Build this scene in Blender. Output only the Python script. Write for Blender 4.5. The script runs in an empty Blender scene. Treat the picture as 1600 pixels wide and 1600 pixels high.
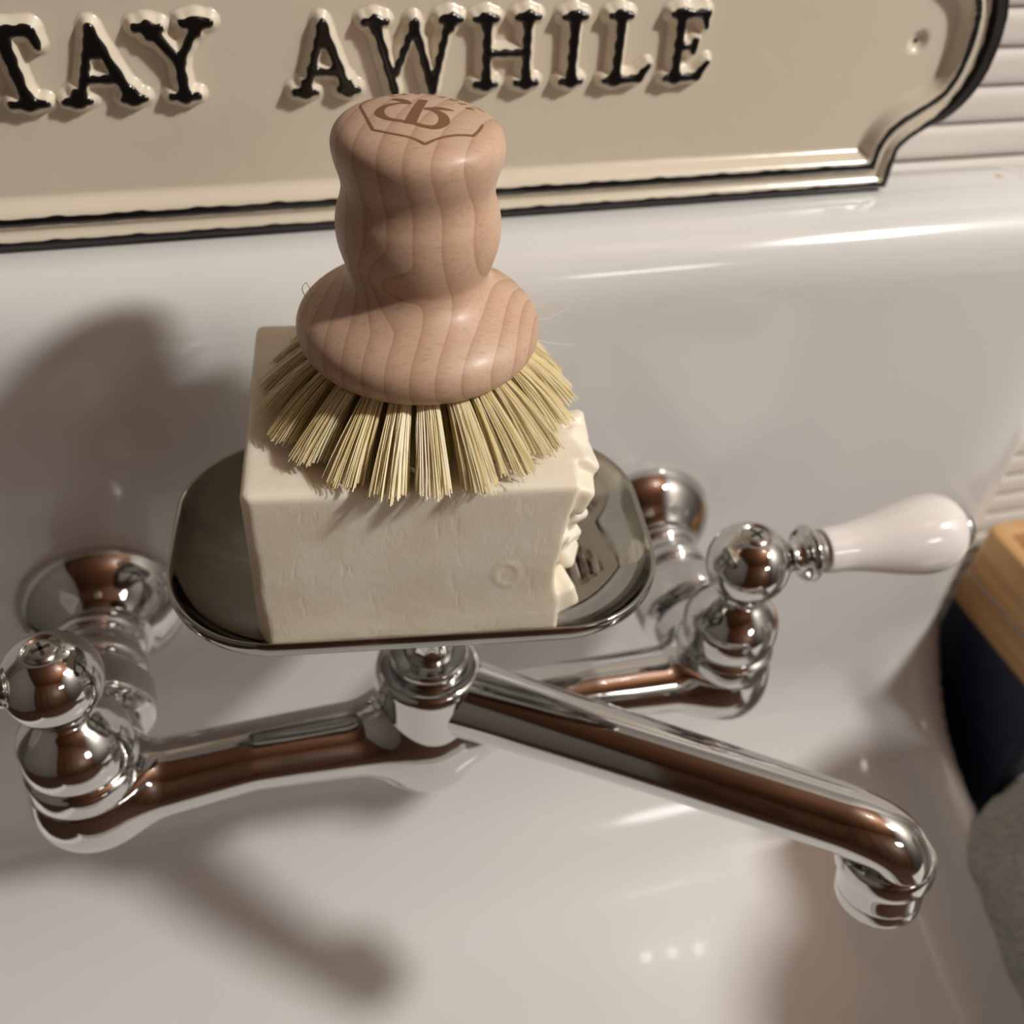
import bpy, bmesh, math, random
import numpy as np
from mathutils import Vector, Matrix

random.seed(7)
rng = np.random.default_rng(7)
MM = 0.001
scene = bpy.context.scene
COL = scene.collection

# ---------------------------------------------------------------- camera
CAM = np.array([-44.362, -195.017, 216.690])
RX = np.array([0.960054, -0.273284, 0.060097])     # camera right in world (X, Y, Z)
RD = np.array([-0.139093, -0.652457, -0.744952])   # camera down
RF = np.array([0.242794, 0.706835, -0.664405])     # camera forward
cd = bpy.data.cameras.new('camera')
cam = bpy.data.objects.new('camera', cd)
COL.objects.link(cam)
m = Matrix.Identity(4)
for i in range(3):
    m[i][0] = RX[i]; m[i][1] = -RD[i]; m[i][2] = -RF[i]; m[i][3] = CAM[i] * MM
cam.matrix_world = m
cd.sensor_width = 36.0
cd.lens = 36.0 * 1592.0 / 1600.0
cd.clip_start = 0.01
cd.clip_end = 50
cd.dof.use_dof = True
cd.dof.focus_distance = 0.222
cd.dof.aperture_fstop = 13.0
scene.camera = cam

# ---------------------------------------------------------------- light and exposure
scene.view_settings.view_transform = 'Standard'
scene.view_settings.look = 'None'
scene.view_settings.gamma = 1.0
scene.view_settings.use_curve_mapping = False
scene.view_settings.exposure = -0.20
w = bpy.data.worlds.new('room_air')
scene.world = w
w.use_nodes = True
w.node_tree.nodes['Background'].inputs[0].default_value = (1.0, 0.95, 0.9, 1)
w.node_tree.nodes['Background'].inputs[1].default_value = 0.05


def lamp(name, loc, power, radius, color):
    ld = bpy.data.lights.new(name, 'POINT')
    ld.energy = power
    ld.shadow_soft_size = radius
    ld.color = color
    o = bpy.data.objects.new(name, ld)
    COL.objects.link(o)
    o.location = loc
    return o


lamp('pendant_bulb', (1.25, -0.80, 1.40), 145.0, 0.08, (1.0, 0.98, 0.92))
for k in range(3):
    lamp('pendant_bulb', (0.53 + 0.052 * k, -0.39 - 0.005 * k, 1.16), 0.06, 0.005, (1.0, 0.96, 0.90))
for k in range(2):
    lamp('chandelier_bulb', (0.84 + 0.16 * k, -1.78 + 0.05 * k, 0.84), 4.0, 0.10, (1.0, 0.97, 0.93))

scene.cycles.use_denoising = True
scene.cycles.max_bounces = 10
scene.cycles.caustics_reflective = True
scene.cycles.blur_glossy = 0.0


# ---------------------------------------------------------------- materials
def mat(name, base=(0.8, 0.8, 0.8), rough=0.5, metal=0.0, coat=0.0, coat_rough=0.05, sss=0.0, spec=0.5):
    mt = bpy.data.materials.new(name)
    mt.use_nodes = True
    nt = mt.node_tree
    b = nt.nodes['Principled BSDF']
    b.inputs['Base Color'].default_value = (*base, 1)
    b.inputs['Roughness'].default_value = rough
    b.inputs['Metallic'].default_value = metal
    b.inputs['Coat Weight'].default_value = coat
    b.inputs['Coat Roughness'].default_value = coat_rough
    b.inputs['Specular IOR Level'].default_value = spec
    if sss:
        b.inputs['Subsurface Weight'].default_value = sss
        b.inputs['Subsurface Radius'].default_value = (1.0, 0.7, 0.4)
        b.inputs['Subsurface Scale'].default_value = 0.006
    return mt, nt, b


def N(nt, typ, **kw):
    n = nt.nodes.new(typ)
    for k, v in kw.items():
        if k.startswith('_'):
            setattr(n, k[1:], v)
        else:
            n.inputs[k].default_value = v
    return n


def ramp(nt, stops, interp='LINEAR'):
    r = nt.nodes.new('ShaderNodeValToRGB')
    r.color_ramp.interpolation = interp
    el = r.color_ramp.elements
    while len(el) > 1:
        el.remove(el[-1])
    el[0].position = stops[0][0]; el[0].color = (*stops[0][1], 1)
    for p, c in stops[1:]:
        e = el.new(p); e.color = (*c, 1)
    return r


def objco(nt):
    return nt.nodes.new('ShaderNodeTexCoord').outputs['Object']


def bump(nt, b, height_socket, strength, dist):
    bp = N(nt, 'ShaderNodeBump', Strength=strength, Distance=dist)
    nt.links.new(height_socket, bp.inputs['Height'])
    nt.links.new(bp.outputs['Normal'], b.inputs['Normal'])


def math_node(nt, op, a, bb=None, c=None):
    n = nt.nodes.new('ShaderNodeMath')
    n.operation = op
    for i, v in enumerate((a, bb, c)):
        if v is None:
            continue
        if isinstance(v, (int, float)):
            n.inputs[i].default_value = v
        else:
            nt.links.new(v, n.inputs[i])
    return n.outputs[0]


# glazed porcelain with two small old stains
PORC, nt, b = mat('white_porcelain', (0.72, 0.71, 0.695), 0.12, coat=0.4, coat_rough=0.03)
oc = objco(nt)
prev = None
for (px, py, pz, rad, colr) in ((0.2346, 0.1005, 0.071, 0.0022, (0.52, 0.34, 0.22)), (0.098, 0.036, -0.42, 0.006, (0.74, 0.70, 0.56))):
    d = N(nt, 'ShaderNodeVectorMath', _operation='DISTANCE')
    nt.links.new(oc, d.inputs[0]); d.inputs[1].default_value = (px, py, pz)
    mr = N(nt, 'ShaderNodeMapRange', _interpolation_type='SMOOTHSTEP')
    nt.links.new(d.outputs['Value'], mr.inputs['Value'])
    mr.inputs['From Min'].default_value = rad; mr.inputs['From Max'].default_value = rad * 0.4
    mx = N(nt, 'ShaderNodeMix', _data_type='RGBA')
    nt.links.new(mr.outputs[0], mx.inputs[0])
    if prev is None:
        mx.inputs[6].default_value = (0.72, 0.71, 0.695, 1)
    else:
        nt.links.new(prev, mx.inputs[6])
    mx.inputs[7].default_value = (*colr, 1)
    prev = mx.outputs[2]
nt.links.new(prev, b.inputs['Base Color'])

# chrome
CHROME, nt, b = mat('chrome', (0.66, 0.655, 0.65), 0.045, 1.0)
ns = N(nt, 'ShaderNodeTexNoise', Scale=90.0, Detail=3.0)
nt.links.new(objco(nt), ns.inputs['Vector'])
rr = N(nt, 'ShaderNodeMapRange')
nt.links.new(ns.outputs['Fac'], rr.inputs['Value'])
rr.inputs['From Min'].default_value = 0.4; rr.inputs['From Max'].default_value = 0.8
rr.inputs['To Min'].default_value = 0.03; rr.inputs['To Max'].default_value = 0.11
nt.links.new(rr.outputs[0], b.inputs['Roughness'])

# dish steel: same bright metal with a dried soap film
STEEL, nt, b = mat('filmed_steel', (0.42, 0.415, 0.40), 0.08, 1.0)
ns = N(nt, 'ShaderNodeTexNoise', Scale=55.0, Detail=5.0, Distortion=0.6)
nt.links.new(objco(nt), ns.inputs['Vector'])
rr = N(nt, 'ShaderNodeMapRange')
nt.links.new(ns.outputs['Fac'], rr.inputs['Value'])
rr.inputs['From Min'].default_value = 0.45; rr.inputs['From Max'].default_value = 0.75
rr.inputs['To Min'].default_value = 0.05; rr.inputs['To Max'].default_value = 0.30
nt.links.new(rr.outputs[0], b.inputs['Roughness'])
rc = ramp(nt, [(0.40, (0.36, 0.355, 0.34)), (0.75, (0.47, 0.465, 0.43))])
nt.links.new(ns.outputs['Fac'], rc.inputs['Fac'])
nt.links.new(rc.outputs['Color'], b.inputs['Base Color'])

SCREWM, _, _ = mat('dull_screw_metal', (0.50, 0.47, 0.42), 0.22, 1.0)
SLOT, _, _ = mat('screw_slot_dark', (0.02, 0.018, 0.015), 0.6)
GRIP, _, _ = mat('white_lever_porcelain', (0.84, 0.79, 0.76), 0.12, coat=0.8, coat_rough=0.04)

# soap
SOAP, nt, b = mat('cream_soap', (0.86, 0.79, 0.66), 0.42, sss=0.35)
oc = objco(nt)
n1 = N(nt, 'ShaderNodeTexNoise', Scale=60.0, Detail=4.0)
n2 = N(nt, 'ShaderNodeTexNoise', Scale=420.0, Detail=5.0, Roughness=0.65)
mp = N(nt, 'ShaderNodeMapping'); mp.inputs['Scale'].default_value = (1.0, 1.0, 0.8)
nt.links.new(oc, mp.inputs['Vector']); nt.links.new(oc, n1.inputs['Vector']); nt.links.new(mp.outputs[0], n2.inputs['Vector'])
rc = ramp(nt, [(0.30, (0.80, 0.71, 0.575)), (0.55, (0.86, 0.785, 0.66)), (0.75, (0.90, 0.83, 0.74))])
nt.links.new(n1.outputs['Fac'], rc.inputs['Fac']); nt.links.new(rc.outputs['Color'], b.inputs['Base Color'])
mps = N(nt, 'ShaderNodeMapping'); mps.inputs['Scale'].default_value = (330.0, 330.0, 90.0); mps.inputs['Rotation'].default_value = (0, 0.25, 0)
nt.links.new(oc, mps.inputs['Vector'])
n3 = N(nt, 'ShaderNodeTexNoise', Scale=1.0, Detail=2.0); nt.links.new(mps.outputs[0], n3.inputs['Vector'])
scr_ = ramp(nt, [(0.62, (0, 0, 0)), (0.72, (1, 1, 1))]); nt.links.new(n3.outputs['Fac'], scr_.inputs['Fac'])
hsum = math_node(nt, 'ADD', math_node(nt, 'MULTIPLY', n1.outputs['Fac'], 0.4), n2.outputs['Fac'])
hsum = math_node(nt, 'SUBTRACT', hsum, math_node(nt, 'MULTIPLY', scr_.outputs['Color'], 0.5))
bump(nt, b, hsum, 0.22, 0.0005)
rr = N(nt, 'ShaderNodeMapRange'); nt.links.new(n2.outputs['Fac'], rr.inputs['Value'])
rr.inputs['To Min'].default_value = 0.25; rr.inputs['To Max'].default_value = 0.60
nt.links.new(rr.outputs[0], b.inputs['Roughness'])

# beech wood: growth sheets cut by the turned shape, with short ray flecks
WOOD, nt, b = mat('turned_beech', (0.6, 0.4, 0.3), 0.5, coat=0.12, coat_rough=0.25)
oc = objco(nt)
nz = N(nt, 'ShaderNodeTexNoise', Scale=22.0, Detail=2.0)
nt.links.new(oc, nz.inputs['Vector'])
dt = N(nt, 'ShaderNodeVectorMath', _operation='DOT_PRODUCT'); dt.inputs[1].default_value = (0.83, -0.54, 0.12)
nt.links.new(oc, dt.inputs[0])
kd = N(nt, 'ShaderNodeVectorMath', _operation='DISTANCE'); kd.inputs[1].default_value = (-0.011, -0.014, 0.040)
nt.links.new(oc, kd.inputs[0])
kn = N(nt, 'ShaderNodeMapRange', _interpolation_type='SMOOTHSTEP'); nt.links.new(kd.outputs['Value'], kn.inputs['Value'])
kn.inputs['From Min'].default_value = 0.011; kn.inputs['From Max'].default_value = 0.0
kd2 = N(nt, 'ShaderNodeVectorMath', _operation='DISTANCE'); kd2.inputs[1].default_value = (0.030, -0.010, 0.012)
nt.links.new(oc, kd2.inputs[0])
kn2 = N(nt, 'ShaderNodeMapRange', _interpolation_type='SMOOTHSTEP'); nt.links.new(kd2.outputs['Value'], kn2.inputs['Value'])
kn2.inputs['From Min'].default_value = 0.028; kn2.inputs['From Max'].default_value = 0.0
rad = math_node(nt, 'ADD', dt.outputs['Value'], math_node(nt, 'MULTIPLY', math_node(nt, 'SUBTRACT', nz.outputs['Fac'], 0.5), 0.0042))
rad = math_node(nt, 'ADD', rad, math_node(nt, 'MULTIPLY', kn.outputs[0], 0.008))
rad = math_node(nt, 'ADD', rad, math_node(nt, 'MULTIPLY', kn2.outputs[0], 0.016))
ph = math_node(nt, 'FRACT', math_node(nt, 'ADD', math_node(nt, 'MULTIPLY', rad, -190.0), 40.0))
rc = ramp(nt, [(0.0, (0.60, 0.415, 0.30)), (0.5, (0.575, 0.39, 0.275)), (0.84, (0.51, 0.33, 0.225)), (0.96, (0.455, 0.28, 0.185)), (1.0, (0.60, 0.415, 0.30))])
nt.links.new(ph, rc.inputs['Fac'])
fl = N(nt, 'ShaderNodeTexNoise', Scale=1.0, Detail=3.0, Roughness=0.6)
mp2 = N(nt, 'ShaderNodeMapping'); mp2.inputs['Scale'].default_value = (420.0, 1500.0, 1100.0)
mp2.inputs['Rotation'].default_value = (0, 0, math.radians(-8))
nt.links.new(oc, mp2.inputs['Vector']); nt.links.new(mp2.outputs[0], fl.inputs['Vector'])
fr = ramp(nt, [(0.30, (0.86, 0.84, 0.82)), (0.46, (1.0, 1.0, 1.0)), (0.70, (1.06, 1.05, 1.04))])
nt.links.new(fl.outputs['Fac'], fr.inputs['Fac'])
big = N(nt, 'ShaderNodeTexNoise', Scale=45.0, Detail=2.0)
nt.links.new(oc, big.inputs['Vector'])
br = ramp(nt, [(0.35, (0.95, 0.90, 0.87)), (0.65, (1.05, 1.05, 1.06))])
nt.links.new(big.outputs['Fac'], br.inputs['Fac'])
mx = N(nt, 'ShaderNodeMix', _data_type='RGBA', _blend_type='MULTIPLY'); mx.inputs[0].default_value = 1
nt.links.new(rc.outputs['Color'], mx.inputs[6]); nt.links.new(fr.outputs['Color'], mx.inputs[7])
mx2 = N(nt, 'ShaderNodeMix', _data_type='RGBA', _blend_type='MULTIPLY'); mx2.inputs[0].default_value = 1
nt.links.new(mx.outputs[2], mx2.inputs[6]); nt.links.new(br.outputs['Color'], mx2.inputs[7])
nt.links.new(mx2.outputs[2], b.inputs['Base Color'])
bump(nt, b, fl.outputs['Fac'], 0.08, 0.0003)

BURN, _, _ = mat('branded_brown', (0.21, 0.095, 0.042), 0.6)

# bristles
BRIS, nt, b = mat('straw_bristle', (0.7, 0.6, 0.33), 0.42)
oi = N(nt, 'ShaderNodeAttribute', _attribute_name='tint')
rc = ramp(nt, [(0.0, (0.62, 0.45, 0.18)), (0.35, (0.82, 0.68, 0.36)), (0.7, (0.90, 0.80, 0.53)), (1.0, (0.93, 0.87, 0.70))])
nt.links.new(oi.outputs['Fac'], rc.inputs['Fac']); nt.links.new(rc.outputs['Color'], b.inputs['Base Color'])

# enamelled sign: paint follows the relief, read from the mesh attribute 'paint' (0 cream, 1 black)
SIGN, nt, b = mat('enamel_sign', (0.7, 0.62, 0.5), 0.22, coat=0.5, coat_rough=0.08)
at = N(nt, 'ShaderNodeAttribute', _attribute_name='paint')
rc = ramp(nt, [(0.44, (0.73, 0.645, 0.525)), (0.56, (0.006, 0.006, 0.006))])
nt.links.new(at.outputs['Fac'], rc.inputs['Fac']); nt.links.new(rc.outputs['Color'], b.inputs['Base Color'])
ns = N(nt, 'ShaderNodeTexNoise', Scale=130.0, Detail=2.0)
nt.links.new(objco(nt), ns.inputs['Vector'])
bump(nt, b, ns.outputs['Fac'], 0.10, 0.0012)

NAVY, _, _ = mat('navy_paint', (0.008, 0.014, 0.042), 0.45)
BOXW, nt, b = mat('honey_box_wood', (0.50, 0.29, 0.12), 0.45)
wv = N(nt, 'ShaderNodeTexNoise', Scale=1.0, Detail=4.0)
mp = N(nt, 'ShaderNodeMapping'); mp.inputs['Scale'].default_value = (160, 14, 160)
nt.links.new(objco(nt), mp.inputs['Vector']); nt.links.new(mp.outputs[0], wv.inputs['Vector'])
rc = ramp(nt, [(0.3, (0.42, 0.225, 0.085)), (0.6, (0.56, 0.34, 0.155))])
nt.links.new(wv.outputs['Fac'], rc.inputs['Fac']); nt.links.new(rc.outputs['Color'], b.inputs['Base Color'])
SEAM, _, _ = mat('pale_band', (0.45, 0.39, 0.34), 0.6)
TOWEL, nt, b = mat('grey_terry', (0.27, 0.28, 0.25), 0.95, spec=0.1)
ns = N(nt, 'ShaderNodeTexNoise', Scale=420.0, Detail=3.0)
nt.links.new(objco(nt), ns.inputs['Vector'])
bump(nt, b, ns.outputs['Fac'], 0.9, 0.002)
rc = ramp(nt, [(0.3, (0.33, 0.34, 0.31)), (0.7, (0.52, 0.53, 0.49))])
nt.links.new(ns.outputs['Fac'], rc.inputs['Fac']); nt.links.new(rc.outputs['Color'], b.inputs['Base Color'])

PLANK, _, _ = mat('painted_plank', (0.66, 0.61, 0.57), 0.45)
WALLP, _, _ = mat('wall_paint', (0.22, 0.20, 0.18), 0.8)
COUNT, _, _ = mat('white_counter', (0.70, 0.68, 0.66), 0.3)
CABW, nt, b = mat('brown_panelling', (0.12, 0.045, 0.02), 0.5)
ns = N(nt, 'ShaderNodeTexNoise', Scale=1.0, Detail=4.0)
mp = N(nt, 'ShaderNodeMapping'); mp.inputs['Scale'].default_value = (9, 9, 0.7)
nt.links.new(objco(nt), mp.inputs['Vector']); nt.links.new(mp.outputs[0], ns.inputs['Vector'])
rc = ramp(nt, [(0.3, (0.06, 0.024, 0.010)), (0.7, (0.15, 0.062, 0.027))])
nt.links.new(ns.outputs['Fac'], rc.inputs['Fac']); nt.links.new(rc.outputs['Color'], b.inputs['Base Color'])
FLOORM, nt, b = mat('dark_floorboards', (0.10, 0.05, 0.03), 0.5)


# ---------------------------------------------------------------- mesh helpers (all coordinates in mm)
def link(name, me, material, parent=None, origin=(0, 0, 0)):
    o = bpy.data.objects.new(name, me)
    COL.objects.link(o)
    if material is not None and not me.materials:
        me.materials.append(material)
    if parent is not None:
        o.parent = parent
    else:
        o.location = Vector(origin) * MM
    return o


def mesh_np(name, V, F, origin=(0, 0, 0), smooth=True, attrs=None):
    V = (np.asarray(V, float) - np.asarray(origin, float)) * MM
    me = bpy.data.meshes.new(name)
    me.from_pydata(V.tolist(), [], [tuple(int(i) for i in f) for f in F])
    if smooth:
        me.polygons.foreach_set('use_smooth', [True] * len(me.polygons))
    if attrs:
        for k, a in attrs.items():
            at_ = me.attributes.new(k, 'FLOAT', 'POINT')
            at_.data.foreach_set('value', np.asarray(a, np.float32))
    me.update()
    return me


def empty(name, loc, label, cat, group=None):
    o = bpy.data.objects.new(name, None)
    o.empty_display_size = 0.01
    COL.objects.link(o)
    o.location = Vector(loc) * MM
    tag(o, label, cat, group)
    return o


def tag(o, label, cat, group=None):
    o['label'] = label
    o['category'] = cat
    if group:
        o['group'] = group


def frame(axis):
    a = np.asarray(axis, float); a = a / np.linalg.norm(a)
    h = np.array([0, 0, 1.0]) if abs(a[2]) < 0.9 else np.array([1.0, 0, 0])
    u = np.cross(h, a); u /= np.linalg.norm(u)
    return a, u, np.cross(a, u)


def lathe(profile, base=(0, 0, 0), axis=(0, 0, 1), n=48, sub=True):
    """profile: (distance along axis, radius) list -> verts, faces; ends close on the axis"""
    pr_ = np.array(profile, float)
    if sub:
        pr_ = smooth_profile(pr_)
    a, u, v = frame(axis)
    base = np.asarray(base, float)
    ang = np.linspace(0, 2 * math.pi, n, endpoint=False)
    ring = np.cos(ang)[:, None] * u + np.sin(ang)[:, None] * v
    V = [base + a * t + ring * max(r, 0.0) for t, r in pr_]
    V = np.concatenate(V)
    F = []
    m_ = len(pr_)
    for i in range(m_ - 1):
        for j in range(n):
            k = (j + 1) % n
            F.append((i * n + j, i * n + k, (i + 1) * n + k, (i + 1) * n + j))
    F.append(tuple(range(n - 1, -1, -1)))
    F.append(tuple((m_ - 1) * n + j for j in range(n)))
    return V, F


def smooth_profile(p, k=6):
    """Catmull-Rom through the points; repeat a point to keep a corner sharp"""
    out = []
    n = len(p)
    for i in range(n - 1):
        p0 = p[max(i - 1, 0)]; p1 = p[i]; p2 = p[i + 1]; p3 = p[min(i + 2, n - 1)]
        if np.allclose(p1, p2):
            continue
        for s in np.linspace(0, 1, k, endpoint=False):
            q = 0.5 * ((2 * p1) + (p2 - p0) * s + (2 * p0 - 5 * p1 + 4 * p2 - p3) * s * s + (3 * p1 - p0 - 3 * p2 + p3) * s ** 3)
            out.append(q)
    out.append(p[-1])
    return np.array(out)


def merge(*parts):
    Vs, Fs, o = [], [], 0
    for V, F in parts:
        Vs.append(np.asarray(V, float))
        Fs += [tuple(i + o for i in f) for f in F]
        o += len(V)
    return np.concatenate(Vs), Fs


def tube(path, radii, n=28, k=8):
    P = smooth_profile(np.column_stack([np.array(path, float), np.array(radii, float)]), k)
    pts, rad_ = P[:, :3], P[:, 3]
    T = np.gradient(pts, axis=0); T /= np.linalg.norm(T, axis=1)[:, None]
    a, u, v = frame(T[0])
    V = []
    ang = np.linspace(0, 2 * math.pi, n, endpoint=False)
    for i in range(len(pts)):
        t = T[i]
        u = u - t * (u @ t); u /= np.linalg.norm(u)
        v = np.cross(t, u)
        V.append(pts[i] + rad_[i] * (np.cos(ang)[:, None] * u + np.sin(ang)[:, None] * v))
    V = np.concatenate(V)
    F = []
    m_ = len(pts)
    for i in range(m_ - 1):
        for j in range(n):
            q = (j + 1) % n
            F.append((i * n + j, i * n + q, (i + 1) * n + q, (i + 1) * n + j))
    F.append(tuple(range(n - 1, -1, -1)))
    F.append(tuple((m_ - 1) * n + j for j in range(n)))
    return V, F


def sdf_mesh(f, lo, hi, h, newton=4):
    """surface nets on a distance function, then vertices pulled onto the exact surface"""
    lo = np.array(lo, float); hi = np.array(hi, float)
    nx, ny, nz_ = (np.ceil((hi - lo) / h).astype(int) + 1)
    X, Y, Z = np.meshgrid(lo[0] + h * np.arange(nx), lo[1] + h * np.arange(ny), lo[2] + h * np.arange(nz_), indexing='ij')
    D = f(np.stack([X.ravel(), Y.ravel(), Z.ravel()], 1)).reshape(nx, ny, nz_)
    D = np.where(D == 0, 1e-6, D)
    S = D < 0
    acc = np.zeros((nx - 1, ny - 1, nz_ - 1, 3)); cnt = np.zeros((nx - 1, ny - 1, nz_ - 1))
    offs = [(0, 0), (1, 0), (0, 1), (1, 1)]
    for ax in range(3):
        o1, o2 = [q for q in range(3) if q != ax]
        for (p, q) in offs:
            s = [None] * 3
            s[o1] = slice(p, D.shape[o1] - 1 + p); s[o2] = slice(q, D.shape[o2] - 1 + q)
            s[ax] = slice(0, D.shape[ax] - 1); A = D[tuple(s)]
            s[ax] = slice(1, D.shape[ax]); B = D[tuple(s)]
            cr = (A < 0) != (B < 0)
            t = np.where(cr, A / np.where(cr, A - B, 1), 0)
            off = np.zeros(A.shape + (3,))
            off[..., o1] = p; off[..., o2] = q; off[..., ax] = t
            acc += off * cr[..., None]; cnt += cr
    act = cnt > 0
    idx = -np.ones(act.shape, int)
    idx[act] = np.arange(act.sum())
    cells = np.argwhere(act)
    V = lo + h * (cells + acc[act] / cnt[act][:, None])
    F = []
    for ax in range(3):
        o1, o2 = (ax + 1) % 3, (ax + 2) % 3
        s = [slice(None)] * 3; s[ax] = slice(0, -1); A = S[tuple(s)]
        s[ax] = slice(1, None); B = S[tuple(s)]
        e = np.argwhere(A != B)
        ok = (e[:, o1] > 0) & (e[:, o2] > 0) & (e[:, o1] < D.shape[o1] - 1) & (e[:, o2] < D.shape[o2] - 1)
        e = e[ok]
        flip = A[tuple(e.T)]
        def c(da, db):
            q = e.copy(); q[:, o1] -= da; q[:, o2] -= db
            return idx[tuple(q.T)]
        quad = np.stack([c(1, 1), c(0, 1), c(0, 0), c(1, 0)], 1)
        quad[~flip] = quad[~flip][:, ::-1]
        F.append(quad)
    F = np.concatenate(F)
    eps = 0.05 * h
    for _ in range(newton):
        d = f(V)
        g = np.stack([f(V + eps * np.eye(3)[i]) - f(V - eps * np.eye(3)[i]) for i in range(3)], 1) / (2 * eps)
        gl = (g * g).sum(1) + 1e-9
        st = g * (d / gl)[:, None]
        ln = np.linalg.norm(st, axis=1)
        st *= np.minimum(1, 0.5 * h / np.maximum(ln, 1e-9))[:, None]
        V = V - st
    return V, F.tolist()


def sstep(a, b_, x):
    t = np.clip((x - a) / (b_ - a), 0, 1)
    return t * t * (3 - 2 * t)


def sd_box(P, c, half, r=0.0):
    q = np.abs(P - np.asarray(c, float)) - (np.asarray(half, float) - r)
    return np.linalg.norm(np.maximum(q, 0), axis=1) + np.minimum(q.max(1), 0) - r


def r_union(a, b_, r):
    return np.maximum(r, np.minimum(a, b_)) - np.hypot(np.maximum(r - a, 0), np.maximum(r - b_, 0))


def sd_cone(P, a, b_, ra, rb):
    """capsule whose radius runs from ra to rb"""
    a = np.asarray(a, float); b_ = np.asarray(b_, float)
    ab = b_ - a
    t = np.clip(((P - a) @ ab) / (ab @ ab), 0, 1)
    return np.linalg.norm(P - a - t[:, None] * ab, axis=1) - (ra + (rb - ra) * t)


def sd_cyl(P, c, r, z0, z1, e=1.5):
    d0 = np.hypot(P[:, 0] - c[0], P[:, 1] - c[1]) - (r - e)
    d1 = np.abs(P[:, 2] - (z0 + z1) / 2) - ((z1 - z0) / 2 - e)
    return np.minimum(np.maximum(d0, d1), 0) + np.hypot(np.maximum(d0, 0), np.maximum(d1, 0)) - e


def box_vf(lo, hi):
    x0, y0, z0 = lo; x1, y1, z1 = hi
    V = [(x0, y0, z0), (x1, y0, z0), (x1, y1, z0), (x0, y1, z0), (x0, y0, z1), (x1, y0, z1), (x1, y1, z1), (x0, y1, z1)]
    F = [(0, 3, 2, 1), (4, 5, 6, 7), (0, 1, 5, 4), (1, 2, 6, 5), (2, 3, 7, 6), (3, 0, 4, 7)]
    return V, F


def bevel_box(name, lo, hi, bev, material, parent=None, origin=(0, 0, 0), seg=3):
    V, F = box_vf(lo, hi)
    me = mesh_np(name, V, F, origin, smooth=False)
    bm = bmesh.new(); bm.from_mesh(me)
    bmesh.ops.bevel(bm, geom=bm.edges[:], offset=bev * MM, segments=seg, profile=0.5, affect='EDGES')
    for fc in bm.faces:
        fc.smooth = True
    bm.to_mesh(me); bm.free()
    return link(name, me, material, parent, origin)


# ================================================================ the setting
BACKY = 114.0


def structure(name, lo, hi, material):
    V, F = box_vf(lo, hi)
    o = link(name, mesh_np(name, V, F, smooth=False), material)
    o['kind'] = 'structure'
    return o


structure('floor', (-1700, -2700, -1020), (1700, 200, -1000), FLOORM)
structure('ceiling', (-1700, -2700, 2100), (1700, 200, 2120), CABW)
structure('wall_front', (-1700, -2720, -1000), (1700, -2700, 2100), CABW)
structure('wall_left', (-1720, -2700, -1000), (-1700, 200, 2100), WALLP)
structure('wall_right', (1700, -2700, -1000), (1720, 200, 2100), WALLP)
wb = structure('wall_back', (-1700, 116.8, -1000), (1700, 200, 2100), WALLP)
# narrow rounded boards of the back wall, 13.2 mm pitch
PITCH = 13.2
zz = -232.0
pv = []
for k in range(9):
    t = k / 8
    pv.append((116.6 - 2.2 * (1 - (2 * t - 1) ** 4) ** 0.7, t * PITCH))
Vp, Fp = [], []
for x in (-700, 700):
    for (y, z) in pv:
        Vp.append((x, y, z))
n9 = len(pv)
for k in range(n9 - 1):
    Fp.append((k, n9 + k, n9 + k + 1, k + 1))
Fp.append(tuple(range(n9))); Fp.append(tuple(2 * n9 - 1 - i for i in range(n9)))
Fp.append((0, n9 - 1, 2 * n9 - 1, n9))
plank_me = mesh_np('plank', Vp, Fp)
plank_me.materials.append(PLANK)
for k in range(38):
    o = bpy.data.objects.new('plank', plank_me)
    COL.objects.link(o)
    o.parent = wb
    o.location = (0, 0, (zz + k * PITCH) * MM)

# ================================================================ sink
SX0, SX1 = -288.0, 287.0


def f_sink(P):
    x, y, z = P[:, 0], P[:, 1], P[:, 2]
    # backsplash: plate with rounded upper corners and a rolled front top edge
    cx_, hx = (SX0 + SX1) / 2, (SX1 - SX0) / 2
    R = 50.0
    qx = np.abs(x - cx_) - (hx - R); qz = (z - 71.0) + R
    d2 = np.hypot(np.maximum(qx, 0), np.maximum(qz, 0)) + np.minimum(np.maximum(qx, qz), 0) - R
    e = 21.0
    a = d2 + e; bq = (72.0 + e) - y           # front face rounded into the outline
    front = np.hypot(np.maximum(a, 0), np.maximum(bq, 0)) + np.minimum(np.maximum(a, bq), 0) - e
    back = np.maximum(front, y - 113.5)
    # side lips follow the sloping floor
    ztop = -200.0 + 0.33 * (y - 72.0)

    def lip(xc):
        qx_ = np.abs(x - xc) - 0.6; qz_ = (z - ztop) * 0.95 + 9.4
        return np.hypot(np.maximum(qx_, 0), np.maximum(qz_, 0)) + np.minimum(np.maximum(qx_, qz_), 0) - 9.4
    side = np.minimum(lip(SX1 - 10.0), lip(SX0 + 10.0))
    floor_ = (z - (-238.0 + 0.33 * (y - 30.0))) * 0.9497
    frontw = sd_box(P, (cx_, -330, -420), (hx, 10, 100), 9.0)
    d = r_union(side, frontw, 24)
    d = r_union(d, floor_, 26)
    d = r_union(back, d, 58)
    under = (-262.0 + 0.33 * (y - 30.0)) - z      # underside of the shell
    return np.maximum(d, np.maximum(np.maximum(np.abs(x - cx_) - hx, y - 113.5), np.maximum(-340.0 - y, under * 0.9497)))


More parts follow.
